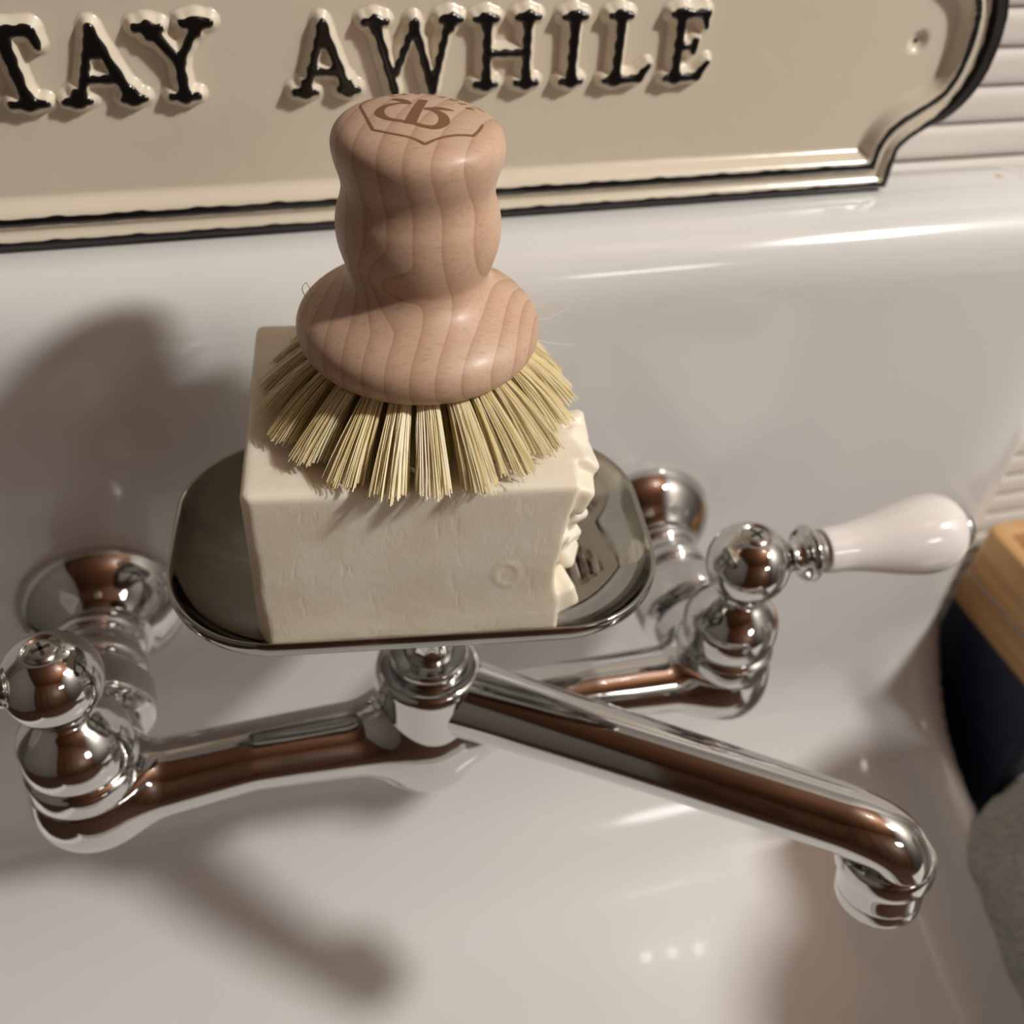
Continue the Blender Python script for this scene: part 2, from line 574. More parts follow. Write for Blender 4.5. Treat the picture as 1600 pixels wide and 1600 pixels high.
V, F = sdf_mesh(f_sink, (-296, -350, -400), (296, 120, 80), 6.0)
sink = link('sink', mesh_np('sink', V, F), PORC)
tag(sink, 'white glazed porcelain sink with a tall rolled backsplash behind the chrome faucet', 'sink')

# counter beside the sink
ctr = bevel_box('countertop', (290, -420, -290), (760, 113, -256), 3, COUNT, None, (500, 0, -290))
tag(ctr, 'white countertop right of the sink under the wooden box', 'countertop')

# ================================================================ faucet
FO = np.array([0, 0, -60.0])
fau = empty('bridge_faucet', FO, 'chrome wall-mounted bridge faucet with white lever handles and long swivel spout', 'faucet')
VX = 102.0
AZ = -53.0


def f_body(P):
    Q = P.copy(); Q[:, 0] = np.abs(Q[:, 0])
    mid = np.array([55.0, -1.5, AZ + 2.5])
    arm = np.minimum(sd_cone(Q, (0, 0, AZ - 2), mid, 13.0, 10.6), sd_cone(Q, mid, (VX, -1, AZ - 2), 10.6, 12.5))
    c = sd_cyl(P, (0, 0), 15.6, -72, -25, 5)
    v = sd_cone(Q, (VX, -0.5, AZ - 2), (VX, 0, -46), 16.7, 16.2)
    v = np.maximum(v, Q[:, 2] + 44.5)
    d = r_union(arm, c, 11)
    d = r_union(d, v, 7)
    tail = sd_cone(Q, (VX, 0, AZ - 1), (VX, 26, AZ), 15.5, 14.5)
    tail = np.maximum(tail, Q[:, 1] - 26)
    return r_union(d, tail, 4)


V, F = sdf_mesh(f_body, (-126, -24, -88), (126, 34, -18), 1.5)
body = link('bridge_body', mesh_np('bridge_body', V, F, FO), CHROME, fau)

fl_prof = [(0, 27.6), (0, 27.6), (1.5, 27.9), (4, 27.3), (8, 25.0), (12, 21.0), (15, 17.5), (17, 15.5), (17, 15.5), (17, 8), (17, 8)]
sh_prof = [(14, 12), (14, 12), (14, 14.6), (14, 14.6), (17, 15.6), (20, 14.8), (21, 13.6), (21, 13.6), (24, 13.4), (25, 14.8), (28, 15.4), (31, 14.8), (32, 13.4), (32, 13.4), (36, 13.4), (37, 15.5), (37, 15.5), (37.2, 17.0), (39, 17.6), (47, 17.6), (49, 16.8), (50, 14), (50, 14), (52, 10)]
for s in (-1, 1):
    V, F = lathe(fl_prof, (101.0 if s > 0 else -98.5, 72.2, AZ + 3), (0, -1, 0), 64)
    link('wall_flange', mesh_np('wall_flange', V, F, FO), CHROME, fau)
    V, F = lathe(sh_prof, (101.5 if s > 0 else -100.5, 72.2, AZ + 1), (0, -1, 0), 56)
    link('supply_shank', mesh_np('supply_shank', V, F, FO), CHROME, fau)
    # bonnet: squat ball on a stepped skirt
    pr2 = [(-47, 10), (-47, 10), (-46.2, 15.8), (-46.2, 15.8), (-44, 16.3), (-39.0, 16.0), (-37.8, 15.4), (-36.8, 14.2), (-36.1, 14.2), (-35.2, 15.1), (-33, 15.5), (-29, 15.4), (-25, 14.5), (-21.8, 12.4), (-19, 9.8), (-17, 7.6), (-15.5, 7.0), (-12.5, 7.0)]
    V, F = lathe(pr2, (s * VX, 0, 0), (0, 0, 1), 56)
    link('valve_bonnet', mesh_np('valve_bonnet', V, F, FO), CHROME, fau)
    # handle: ball hub with screw, collar, porcelain grip and end cap
    hz = -3.0
    R = 13.2
    ball = [(-R * math.cos(t), R * math.sin(t)) for t in np.linspace(0.02, math.pi - 0.42, 34)]
    top = ball[-1]
    ball += [top, (top[0] - 0.6, top[1] - 0.7), (top[0] - 1.0, top[1] - 1.2), (top[0] - 1.0, 0.0)]
    V, F = lathe(ball, (s * VX, 0, hz), (0, 0, 1), 56, sub=False)
    neck = [(11.5, 6.0), (13.5, 5.2), (15.5, 5.0), (17.6, 5.8), (18.8, 8.4), (20.2, 9.3), (21.6, 8.8), (22.8, 7.4), (24.2, 7.0), (26, 6.2), (26, 6.2)]
    V2, F2 = lathe(neck, (s * VX, 0, hz), (s, 0, 0), 40)
    hub = link('handle_hub', mesh_np('handle_hub', *merge((V, F), (V2, F2)), FO), CHROME, fau)
    sc_prof = [(0, 4.4), (0, 4.4), (0.5, 4.3), (1.2, 3.4), (1.55, 1.8), (1.65, 0.0)]
    sz = hz + top[0] - 1.0
    V, F = lathe(sc_prof, (s * VX, 0, sz), (0, 0, 1), 28)
    scr = link('handle_screw', mesh_np('handle_screw', V, F, FO), SCREWM, hub)
    ca, sa = math.cos(0.35), math.sin(0.35)
    bars = []
    for (hx, hy) in ((2.4, 0.5), (0.5, 2.4)):
        Vb, Fb = box_vf((-hx, -hy, 1.0), (hx, hy, 1.72))
        Vb = np.array(Vb); Vb = np.column_stack([ca * Vb[:, 0] - sa * Vb[:, 1] + s * VX, sa * Vb[:, 0] + ca * Vb[:, 1], Vb[:, 2] + sz])
        bars.append((Vb, Fb))
    link('cross_slot', mesh_np('cross_slot', *merge(*bars), FO, smooth=False), SLOT, hub)
    grip = [(25.5, 6.0), (25.5, 6.0), (25.7, 7.2), (28, 7.5), (34, 7.9), (42, 9.3), (50, 11.2), (57, 12.6), (63, 13.2), (68, 12.9), (72, 11.4), (75, 8.6), (76.2, 5.5), (76.2, 5.5)]
    V, F = lathe(grip, (s * VX, 0, hz), (s, 0, 0), 48)
    link('lever_grip', mesh_np('lever_grip', V, F, FO), GRIP, hub)['label'] = 'white porcelain lever grip'
    cap = [(74.0, 8.4), (74.0, 8.4), (75.5, 8.6), (77.5, 8.0), (79, 6.0), (79.8, 3.0), (80, 0.0)]
    V, F = lathe(cap, (s * VX, 0, hz), (s, 0, 0), 36)
    link('lever_end_cap', mesh_np('lever_end_cap', V, F, FO), CHROME, hub)

# spout
sp_path = [(0, 0, -35), (6, -4, -35), (24, -16.5, -35), (60, -41.5, -35), (96, -67, -35), (107, -75, -35.3), (114.5, -80.3, -38), (118, -82.8, -43), (119, -83.4, -49)]
V, F = tube(sp_path, [12.5, 12.4, 11.6, 10.7, 10.1, 10.0, 9.8, 9.6, 9.5], 36)
base_ring = lathe([(-45, 14.5), (-45, 14.5), (-44.5, 15.9), (-43, 16.4), (-28, 16.3), (-24.5, 16.0), (-22.9, 15.2), (-22.2, 13.6), (-22.1, 11.0), (-22.1, 11.0)], (0, 0, 0), (0, 0, 1), 56)
spout = link('spout', mesh_np('spout', *merge((V, F), base_ring), FO), CHROME, fau)
out_prof = [(0, 6), (0, 6), (0, 12.3), (0.2, 13.2), (1.5, 13.9), (4.5, 14.1), (7.0, 13.7), (8.0, 12.7), (8.0, 12.7), (9, 12.5), (15, 12.4), (15.6, 12.0), (15.6, 12.0), (16, 12.4), (19.5, 12.3), (20.4, 11.6), (20.4, 11.6), (20.4, 9), (20.4, 9), (18, 9), (18, 9)]
V, F = lathe(out_prof, (118.3, -79.5, -46.0), (0.05, -0.20, -1), 52)
link('aerator', mesh_np('aerator', V, F, FO), CHROME, spout)
nut = [(-23, 9), (-23, 9), (-22.6, 11.6), (-20.5, 11.9), (-18.2, 11.8), (-17.3, 11.2), (-17.1, 10), (-17.1, 10)]
V, F = lathe(nut, (0, 0, 0), (0, 0, 1), 48)
link('swivel_nut', mesh_np('swivel_nut', V, F, FO), CHROME, fau)

# ================================================================ soap dish
DA = math.radians(-8.5)
cA, sA = math.cos(DA), math.sin(DA)


def dl(p):
    """dish-local mm (turned 8.5 degrees about the faucet axis) to scene mm"""
    p = np.asarray(p, float)
    return np.column_stack([cA * p[:, 0] - sA * p[:, 1], sA * p[:, 0] + cA * p[:, 1], p[:, 2]])


DCX, DCY = -3.5, 8.5


def rring(hx, hy, r, z, n=18):
    pts = []
    for (sx, sy, a0) in ((1, 1, 0), (-1, 1, 90), (-1, -1, 180), (1, -1, 270)):
        for t in np.linspace(0, 90, n):
            a = math.radians(a0 + t)
            pts.append((DCX + sx * (hx - r) + r * math.cos(a), DCY + sy * (hy - r) + r * math.sin(a), z))
    return pts


HX, HY = 64.5, 40.0
prof_in = [(0.30, 0.25, 11.2), (0.58, 0.50, 11.3), (0.70, 0.62, 11.9), (0.80, 0.74, 13.4), (0.875, 0.84, 15.8), (0.93, 0.91, 18.6), (0.965, 0.957, 21.4), (0.985, 0.98, 23.8), (0.995, 0.993, 24.8)]
prof_out = [(1.004, 1.006, 25.0), (1.012, 1.018, 24.5), (1.012, 1.019, 21.8), (1.003, 1.003, 20.2), (0.978, 0.966, 19.0), (0.93, 0.90, 16.0), (0.87, 0.82, 13.4), (0.79, 0.72, 11.2), (0.69, 0.60, 9.9), (0.57, 0.49, 9.5), (0.30, 0.25, 9.4)]
allr = []
for (fx, fy, z) in prof_in + prof_out:
    rr_ = 29.0 * min(fx, fy) ** 1.1
    allr.append(rring(HX * fx, HY * fy, rr_, z))
V = np.concatenate([np.array(r) for r in allr]); nr = len(allr[0])
F = []
for i in range(len(allr) - 1):
    for j in range(nr):
        k = (j + 1) % nr
        F.append((i * nr + j, (i + 1) * nr + j, (i + 1) * nr + k, i * nr + k))
F.append(tuple(range(nr))); F.append(tuple((len(allr) - 1) * nr + j for j in range(nr - 1, -1, -1)))
DO = np.array([0, 0, -18.0])
dish = empty('soap_dish', DO, 'rounded rectangular chrome soap dish on a short post above the faucet', 'soap dish')
bowl = link('bowl', mesh_np('bowl', dl(V), F, DO), STEEL, dish)
sm = bowl.modifiers.new('round', 'SUBSURF'); sm.levels = 1; sm.render_levels = 2
V, F = lathe([(-17.1, 7.6), (-17.1, 7.6), (-15, 7.2), (-12.5, 6.6), (-6, 6.4), (4, 6.6), (7.5, 9), (9.0, 14), (9.5, 15), (9.5, 15)], (0, 0, 0), (0, 0, 1), 40)
link('post', mesh_np('post', V, F, DO), CHROME, dish)

# ================================================================ soap
chips = []
for k in range(34):
    yy = rng.uniform(-19, 30); zz_ = rng.uniform(19, 61)
    q = Matrix.Rotation(rng.uniform(0, 6), 3, Vector(rng.normal(size=3))) 
    chips.append((np.array([0, yy, zz_]), np.array(q), rng.uniform(2.6, 6.2, 3), rng.uniform(-4.2, -0.6)))
for (yy, zz_, out) in ((-16, 58, 1.0), (-10, 60, 2.2), (-2, 59, 2.6), (-14, 49, -0.4), (-6, 46, 1.4), (4, 60, 2.2), (-18, 24, -0.6), (-8, 30, 0.4)):
    q = Matrix.Rotation(rng.uniform(0, 6), 3, Vector(rng.normal(size=3)))
    chips.append((np.array([0, yy, zz_]), np.array(q), np.array([5.0, 4.2, 4.6]), out))


def snoise(P, s, seed):
    r_ = np.random.default_rng(seed)
    out = np.zeros(len(P))
    for _ in range(7):
        k = r_.normal(size=3); k /= np.linalg.norm(k)
        fq = s * r_.uniform(0.6, 1.7)
        out += np.sin(P @ k * fq + r_.uniform(0, 6.28)) / 7 ** 0.5
    return out


def f_soap(P):
    # P in dish-local mm
    x, y, z = P[:, 0], P[:, 1], P[:, 2]
    d = sd_box(P, (-4.0, 13.5, 39.6), (40.6, 36.8, 25.2), 2.2)
    # crumbled right end: broken face set back, angular flakes standing out of it
    lim = 34.0 - 0.42 * np.maximum(y - 6.0, 0)
    xr = lim - 2.2 + 1.1 * snoise(P, 0.22, 3) + 1.2 * sstep(45, 62, z) - 1.6 * (sstep(24, 32, z) - sstep(36, 46, z))
    d = np.maximum(d, x - xr)
    for (c0, q, hs, out) in chips:
        l0 = 33.4 - 0.42 * max(c0[1] - 6.0, 0)
        d = np.minimum(d, sd_box((P - (np.array([l0 + out - 1.5, 0, 0]) + c0)) @ q, (0, 0, 0), hs, 1.5))
    d = np.maximum(d, np.maximum(z - 64.7, np.maximum(-23.2 - y, 14.6 - z)))
    # worn left edge, soft hand-cut faces
    d = np.maximum(d, (-(x + 41.5) * 0.78 - (y + 20.0) * 0.62) - 2.6 - 0.4 * snoise(P, 0.3, 5))
    d = d + 0.08 * snoise(P, 0.12, 8) + 0.012 * snoise(P, 0.9, 9)
    # small pressed oval on the front face
    e = np.hypot((x - 17.5) / 1.0, (z - 36.5) / 1.25)
    on = np.clip(1 - np.abs(e - 2.9) / 0.8, 0, 1) * (y < -15)
    return d - 0.28 * on


V, F = sdf_mesh(f_soap, (-50, -28, 10), (48, 56, 70), 0.9, newton=3)
SO = dl([[0, 12, 14.5]])[0]
soap = link('soap_bar', mesh_np('soap_bar', dl(V), F, SO), SOAP, None, SO)
tag(soap, 'thick block of cream soap with a crumbled right end standing in the dish', 'soap')

# ================================================================ brush
BX, BY = -0.5, 12.0
BO = np.array([BX, BY, 65.5])
brush = empty('pot_brush', BO, 'round wooden pot brush with straw bristles standing on the soap block', 'brush')


TOPP = [(132.6, 18.25), (134.3, 17.3), (135.7, 15.5), (136.8, 12.6), (137.6, 9.0), (138.1, 5.0), (138.25, 2.0), (138.25, 0.0)]
_tp = smooth_profile(np.array([(130.5, 18.45)] + TOPP, float))[::-1]


def dome(r):
    return np.interp(r, _tp[:, 1], _tp[:, 0])


hp = [(81.4, 0), (81.4, 0), (81.4, 23.0), (81.4, 23.0), (82.0, 25.4), (83.6, 27.3), (86.0, 28.5), (88.4, 28.7), (90.6, 28.0), (92.6, 26.3), (94.4, 23.8), (96.2, 20.9), (98.2, 18.4), (100.4, 16.8), (103.0, 16.3), (106.0, 17.2), (109.5, 18.1), (113.0, 18.4), (116.5, 18.0), (119.5, 17.1), (122.0, 16.7), (124.5, 17.0), (127.5, 17.9), (130.5, 18.45)] + TOPP
V, F = lathe(hp, (BX, BY, 0), (0, 0, 1), 96)
handle = link('handle', mesh_np('handle', V, F, BO), WOOD, brush)
bev = handle.modifiers.new('sub', 'SUBSURF'); bev.levels = 0; bev.render_levels = 1

# branded emblem: ribbons laid on the domed top
EM = {
    'bowlL': [(-0.81, 3.0, 0.32), (-3.88, 3.82, 0.9), (-6.75, 2.79, 1.58), (-8.08, -0.07, 1.96), (-7.08, -3.14, 1.16), (-4.35, -5.22, 0.87), (-2.2, -6.0, 0.8)],
    'legL': [(-4.0, 7.4, 0.9), (-2.2, 5.49, 1.76), (-0.99, 2.9, 0.64)],
    'stem': [(2.17, 5.27, 2.04), (-3.2, -6.6, 2.52)],
    'bowlR': [(1.04, -0.3, 0.53), (2.9, -0.99, 1.16), (4.2, -3.56, 1.98), (3.83, -6.57, 2.28), (1.77, -8.46, 1.54), (-0.48, -7.95, 1.13), (-2.49, -6.37, 1.13)],
    'legR': [(1.25, 0.05, 0.37), (4.45, -0.11, 1.48), (7.38, -0.96, 0.21)],
    's1': [(-4.4, 11.9, 0.25), (-8.3, 10.2, 0.3), (-10.8, 7.3, 0.42), (-10.92, -1.15, 0.55), (-10.58, -6.43, 0.62)],
    's2': [(-10.58, -6.43, 0.55), (-7.45, -9.02, 0.51), (-3.82, -11.47, 0.51), (-1.59, -13.68, 0.66)],
    's3': [(-1.59, -13.68, 0.66), (2.0, -12.08, 0.56), (5.65, -11.06, 0.56), (8.95, -10.68, 0.67)],
    's4': [(8.95, -10.68, 0.62), (10.8, -8.3, 0.6), (12.27, -5.65, 0.55)],
    's5': [(13.65, 4.41, 0.2), (14.6, 2.2, 0.2)],
}
parts = []
for key, pts in EM.items():
    Pm = smooth_profile(np.array(pts, float), 10) if len(pts) > 2 else np.array([np.array(pts[0]) + (np.array(pts[1]) - np.array(pts[0])) * t for t in np.linspace(0, 1, 14)])
    T = np.gradient(Pm[:, :2], axis=0); T /= np.linalg.norm(T, axis=1)[:, None]
    nn = np.column_stack([-T[:, 1], T[:, 0]])
    wv_ = np.maximum(Pm[:, 2], 0.12)
    if key[0] == 's':
        wv_ = wv_ * 1.0
    Vr = []
    for i in range(len(Pm)):
        for q in (-0.5, -0.25, 0, 0.25, 0.5):
            uu = Pm[i, :2] + nn[i] * wv_[i] * q
            r = float(np.hypot(*uu))
            Vr.append((BX + uu[0], BY + uu[1], dome(r) + 0.07))
    Fr = []
    for i in range(len(Pm) - 1):
        for q in range(4):
            a0 = i * 5 + q
            Fr.append((a0, a0 + 5, a0 + 6, a0 + 1))
    parts.append((Vr, Fr))
Ve, Fe = merge(*parts)
# word around the rim, to be read from behind
font_letters = []
for i, ch in enumerate('REDECKER'):
    cu = bpy.data.curves.new('t', 'FONT'); cu.body = ch; cu.size = 1.0; cu.align_x = 'CENTER'
    to = bpy.data.objects.new('t', cu); COL.objects.link(to)
    dg = bpy.context.evaluated_depsgraph_get()
    me = to.evaluated_get(dg).to_mesh()
    bm = bmesh.new(); bm.from_mesh(me)
    bmesh.ops.triangulate(bm, faces=bm.faces[:])
    bmesh.ops.subdivide_edges(bm, edges=bm.edges[:], cuts=1)
    vv = np.array([v.co[:] for v in bm.verts]); ff = [tuple(v.index for v in fc.verts) for fc in bm.faces]
    bm.free(); to.evaluated_get(dg).to_mesh_clear(); bpy.data.objects.remove(to); bpy.data.curves.remove(cu)
    a = math.radians(10 + 14.0 * i)
    ctr_ = np.array([math.cos(a), math.sin(a)])
    # upright for someone behind the brush: text up points to the axis, text right runs with growing angle
    up = -ctr_; rt = np.array([-math.sin(a), math.cos(a)])
    pos = ctr_ * 12.4 + vv[:, :1] * 2.6 * rt + vv[:, 1:2] * 2.6 * up
    r = np.hypot(pos[:, 0], pos[:, 1])
    font_letters.append((np.column_stack([BX + pos[:, 0], BY + pos[:, 1], dome(r) + 0.07]), ff))
link('branded_emblem', mesh_np('branded_emblem', Ve, Fe, BO), BURN, handle)['label'] = 'burnt-in brown monogram and shield outline'
link('branded_lettering', mesh_np('branded_lettering', *merge(*font_letters), BO), BURN, handle)['label'] = 'burnt-in brown lettering along the rim of the knob'

# bristle tufts: each a bundle of single fibres
def tuft(bx_, by_, tipr, nf, br, spread, ang):
    Vs, Fs, tint = [], [], []
    o = 0
    er = np.array([math.cos(ang), math.sin(ang)]); et = np.array([-er[1], er[0]])
    r0 = math.hypot(bx_, by_)
    base_t = rng.uniform(-0.08, 0.08)
    for k in range(nf):
        q = math.sqrt(rng.uniform(0, 1)); t = rng.uniform(0, 6.283)
        lx, ly = q * math.cos(t), q * math.sin(t)
        p0 = np.array([*(er * (r0 + br * lx) + et * br * ly), 81.6])
        rt_ = tipr + spread * 1.25 * lx + rng.normal(0, 0.35)
        lat = spread * ly * (0.9 + 0.2 * rng.random()) + rng.normal(0, 0.25)
        zt = 65.6 - 1.2 * max(0.0, tipr - 36) + rng.uniform(-0.1, 1.5) + 0.9 * max(lx, -1) * 0.8 + 0.25 * max(0.0, tipr - 30)
        p2 = np.array([*(er * rt_ + et * lat), zt])
        p1 = 0.5 * (p0 + p2) + np.array([*(er * rng.normal(0.9, 0.5)), 0.8])
        tn = float(np.clip(0.55 + base_t + rng.normal(0, 0.22), 0, 1))
        rad_ = 0.15 * rng.uniform(0.75, 1.2)
        ns_ = 4
        for i in range(ns_ + 1):
            s = i / ns_
            c = (1 - s) ** 2 * p0 + 2 * s * (1 - s) * p1 + s * s * p2
            dr = p2 - p0; dr /= np.linalg.norm(dr)
            u = np.cross(dr, [0.3, 0.9, 0.2]); u /= np.linalg.norm(u); v = np.cross(dr, u)
            for a in (0, 2.094, 4.189):
                Vs.append(c + rad_ * (u * math.cos(a) + v * math.sin(a))); tint.append(tn + 0.12 * (s - 0.5))
        for i in range(ns_):
            for a in range(3):
                b2 = (a + 1) % 3
                Fs.append((o + i * 3 + a, o + i * 3 + b2, o + (i + 1) * 3 + b2, o + (i + 1) * 3 + a))
        Fs.append((o + ns_ * 3, o + ns_ * 3 + 1, o + ns_ * 3 + 2))
        o += (ns_ + 1) * 3
    V_ = np.array(Vs) + np.array([BX, BY, 0])
    return V_, Fs, tint


for (cnt, r0, tipr, nf, br, spd, ph0) in ((22, 22.6, 34.6, 170, 2.5, 4.5, 0.03), (16, 16.5, 25.0, 80, 2.2, 3.4, 0.2), (10, 10, 14, 55, 2.2, 2.8, 0.1), (4, 4, 5.5, 55, 2.2, 2.8, 0.4)):
    for k in range(cnt):
        a = ph0 + 2 * math.pi * k / cnt + rng.uniform(-0.025, 0.025)
        V_, F_, tn = tuft(r0 * math.cos(a), r0 * math.sin(a), tipr + rng.uniform(-0.5, 0.5) + (2.6 * max(0.0, -math.sin(a)) - 1.2 * max(0.0, math.cos(a)) if tipr > 30 else 0), nf, br, spd * rng.uniform(0.9, 1.12), a)
        link('bristle_tuft', mesh_np('bristle_tuft', V_, F_, BO, smooth=False, attrs={'tint': tn}), BRIS, brush)
# a few stray bent hairs at the back
sv = []
for (p0, p1, p2) in (((27, 18, 84), (34, 20, 84), (39, 17, 84.5)), ((27, 17, 82), (34, 16, 81.5), (41, 17, 84)), ((26, 19, 83), (33, 24, 81), (40, 20, 79)), ((27, 14, 79), (34, 12, 77), (41, 12, 75.5)),
                     ((-24, 16, 90), (-26, 17, 95), (-25, 17, 97)), ((-24, 16, 89), (-24, 17, 94), (-25, 17, 97)), ((-26, 8, 80), (-30, 10, 80), (-33, 9, 79))):
    V_, F_ = tube([np.array(p) + (BX, BY - 10, 0) for p in (p0, p1, p2)], [0.1, 0.09, 0.06], 4, 6)
    sv.append((V_, F_))
Vs_, Fs_ = merge(*sv)
st = link('stray_bristles', mesh_np('stray_bristles', Vs_, Fs_, BO, attrs={'tint': [0.8] * len(Vs_)}), BRIS, brush)
st['kind'] = 'stuff'

# ================================================================ enamel sign
YF = 99.0          # y of the sunken cream field
ZB = 71.2
ZC = 119.5         # mid height of the sign
half_bot = [(184.0, ZB), (184.2, 76.5), (184.3, 82.5), (185.4, 86.8), (191.6, 91.2), (198.6, 94.0), (204.0, 98.2), (208.2, 104.2), (210.6, 111.5), (211.3, ZC)]
hb = [half_bot[0], half_bot[0]] + half_bot[1:3] + half_bot[3:]
hb = smooth_profile(np.array(hb, float), 8)
right = np.concatenate([hb, np.column_stack([hb[::-1, 0], 2 * ZC - hb[::-1, 1]])[1:]])
SXC = 20.0
left = np.column_stack([2 * SXC - right[::-1, 0], right[::-1, 1]])
outline = np.concatenate([right, left])


def poly_sdf(Q, poly):
    """signed distance (negative inside) of points Q to closed polygon"""
    a = poly; b_ = np.roll(poly, -1, axis=0)
    d2 = np.full(len(Q), 1e18); ins = np.zeros(len(Q), bool)
    for (ax_, az_), (bx_, bz_) in zip(a, b_):
        ex, ez = bx_ - ax_, bz_ - az_
        L = ex * ex + ez * ez
        if L < 1e-12:
            continue
        t = np.clip(((Q[:, 0] - ax_) * ex + (Q[:, 1] - az_) * ez) / L, 0, 1)
        d2 = np.minimum(d2, (Q[:, 0] - ax_ - t * ex) ** 2 + (Q[:, 1] - az_ - t * ez) ** 2)
        cr = ((az_ > Q[:, 1]) != (bz_ > Q[:, 1]))
        if abs(ez) > 1e-12:
            xi = ax_ + (Q[:, 1] - az_) / ez * ex
            ins ^= cr & (Q[:, 0] < xi)
    d = np.sqrt(d2)
    return np.where(ins, -d, d)


HOLE = (181.2, 119.6)


def sign_height(Q, d):
    """relief (mm in front of the field) and paint from inset distance"""
    arc = sstep(186, 204, SXC + np.abs(Q[:, 0] - SXC))
    i = -d * (1 - 0.40 * arc)
    h = 0.6 + 4.0 * sstep(0, 1.4, i)                    # outer ridge
    h -= 1.6 * sstep(4.0, 5.2, i)                       # cream gutter
    h += 1.5 * sstep(7.0, 8.0, i)                       # inner ridge
    h -= 4.5 * sstep(10.2, 14.8, i)                      # slope into the field
    wob = 0.25 * np.sin(Q[:, 0] * 0.31) + 0.18 * np.sin(Q[:, 0] * 0.83 + Q[:, 1] * 0.7)
    p1 = 1 - sstep(3.1 + 1.3 * arc, 4.1 + 1.3 * arc, i + 0.5 * wob)
    p2 = sstep(7.0, 8.0, i + 0.5 * wob) * (1 - sstep(9.9, 10.9, i + 0.5 * wob))
    paint = np.maximum(p1, p2)
    rh = np.hypot(Q[:, 0] - HOLE[0], Q[:, 1] - HOLE[1])
    rh2 = np.hypot(Q[:, 0] - (2 * SXC - HOLE[0]), Q[:, 1] - HOLE[1])
    rh = np.minimum(rh, rh2)
    h -= 1.6 * (1 - sstep(1.2, 4.2, rh))
    paint = np.maximum(paint, (1 - sstep(1.0, 1.8, rh)) * 0.56)  # shade inside the screw holes, painted dark on a shallow dimple
    return h, paint


st_ = 0.75
gx = np.arange(outline[:, 0].min() - 2, outline[:, 0].max() + 2, st_)
gz = np.arange(ZB - 1.5, 2 * ZC - ZB + 1.5, st_)
GX, GZ = np.meshgrid(gx, gz, indexing='ij')
Q = np.column_stack([GX.ravel(), GZ.ravel()])
d = poly_sdf(Q, outline)
keep = d < 0.45 * st_
Kg = keep.reshape(GX.shape)
# pull the outermost ring of grid points onto the outline
near_ = keep & (d > -1.05 * st_)
for _ in range(3):
    e_ = 0.05
    qn = Q[near_]
    dn = poly_sdf(qn, outline)
    gxn = (poly_sdf(qn + (e_, 0), outline) - poly_sdf(qn - (e_, 0), outline)) / (2 * e_)
    gzn = (poly_sdf(qn + (0, e_), outline) - poly_sdf(qn - (0, e_), outline)) / (2 * e_)
    edge_pt = np.zeros(len(qn), bool)
    Q[near_] = qn - np.where(dn > -0.62 * st_, dn, 0)[:, None] * np.column_stack([gxn, gzn])
d = np.where(keep, poly_sdf(Q, outline), 1)
idx = -np.ones(len(Q), int); idx[keep] = np.arange(keep.sum())
IG = idx.reshape(GX.shape)
h, paint = sign_height(Q[keep], np.minimum(d[keep], 0))
Vt = np.column_stack([Q[keep][:, 0], YF - h, Q[keep][:, 1]])
a_, b_, c_, e_ = IG[:-1, :-1], IG[1:, :-1], IG[1:, 1:], IG[:-1, 1:]
ok = (a_ >= 0) & (b_ >= 0) & (c_ >= 0) & (e_ >= 0)
Fq = np.stack([a_[ok], b_[ok], c_[ok], e_[ok]], 1)
SGO = np.array([SXC, 106.0, ZB])
plaque = empty('metal_sign', SGO, 'cream enamelled sign with black raised lettering and double black border behind the faucet', 'sign')
me = mesh_np('plate', Vt, Fq.tolist(), SGO, attrs={'paint': paint})
bm = bmesh.new(); bm.from_mesh(me)
lay = bm.verts.layers.float.get('paint')
be = [e for e in bm.edges if e.is_boundary]
ret = bmesh.ops.extrude_edge_only(bm, edges=be)
for v in [g for g in ret['geom'] if isinstance(g, bmesh.types.BMVert)]:
    v.co.y = (108.0 - SGO[1]) * MM
    v[lay] = 1.0
for v in bm.verts:
    pass
bm.normal_update()
for fc in bm.faces:
    fc.smooth = True
bm.to_mesh(me); bm.free()
plate = link('plate', me, SIGN, plaque)


# letters: strokes as (x0, z0, r0, x1, z1, r1) tapering capsules in mm on the plate
def seg2(Q, s):
    x0, z0, r0, x1, z1, r1 = s
    ex, ez = x1 - x0, z1 - z0
    t = np.clip(((Q[:, 0] - x0) * ex + (Q[:, 1] - z0) * ez) / (ex * ex + ez * ez), 0, 1)
    return np.hypot(Q[:, 0] - x0 - t * ex, Q[:, 1] - z0 - t * ez) - (r0 + (r1 - r0) * t) + 0.12


def serif(x, z, w, up, r=0.75):
    """bracketed slab serif of half width w"""
    s = 1 if up else -1
    return [(x - w, z, r, x + w, z, r), (x, z - s * 0.2, 1.9, x, z - s * 2.2, 0.9)]


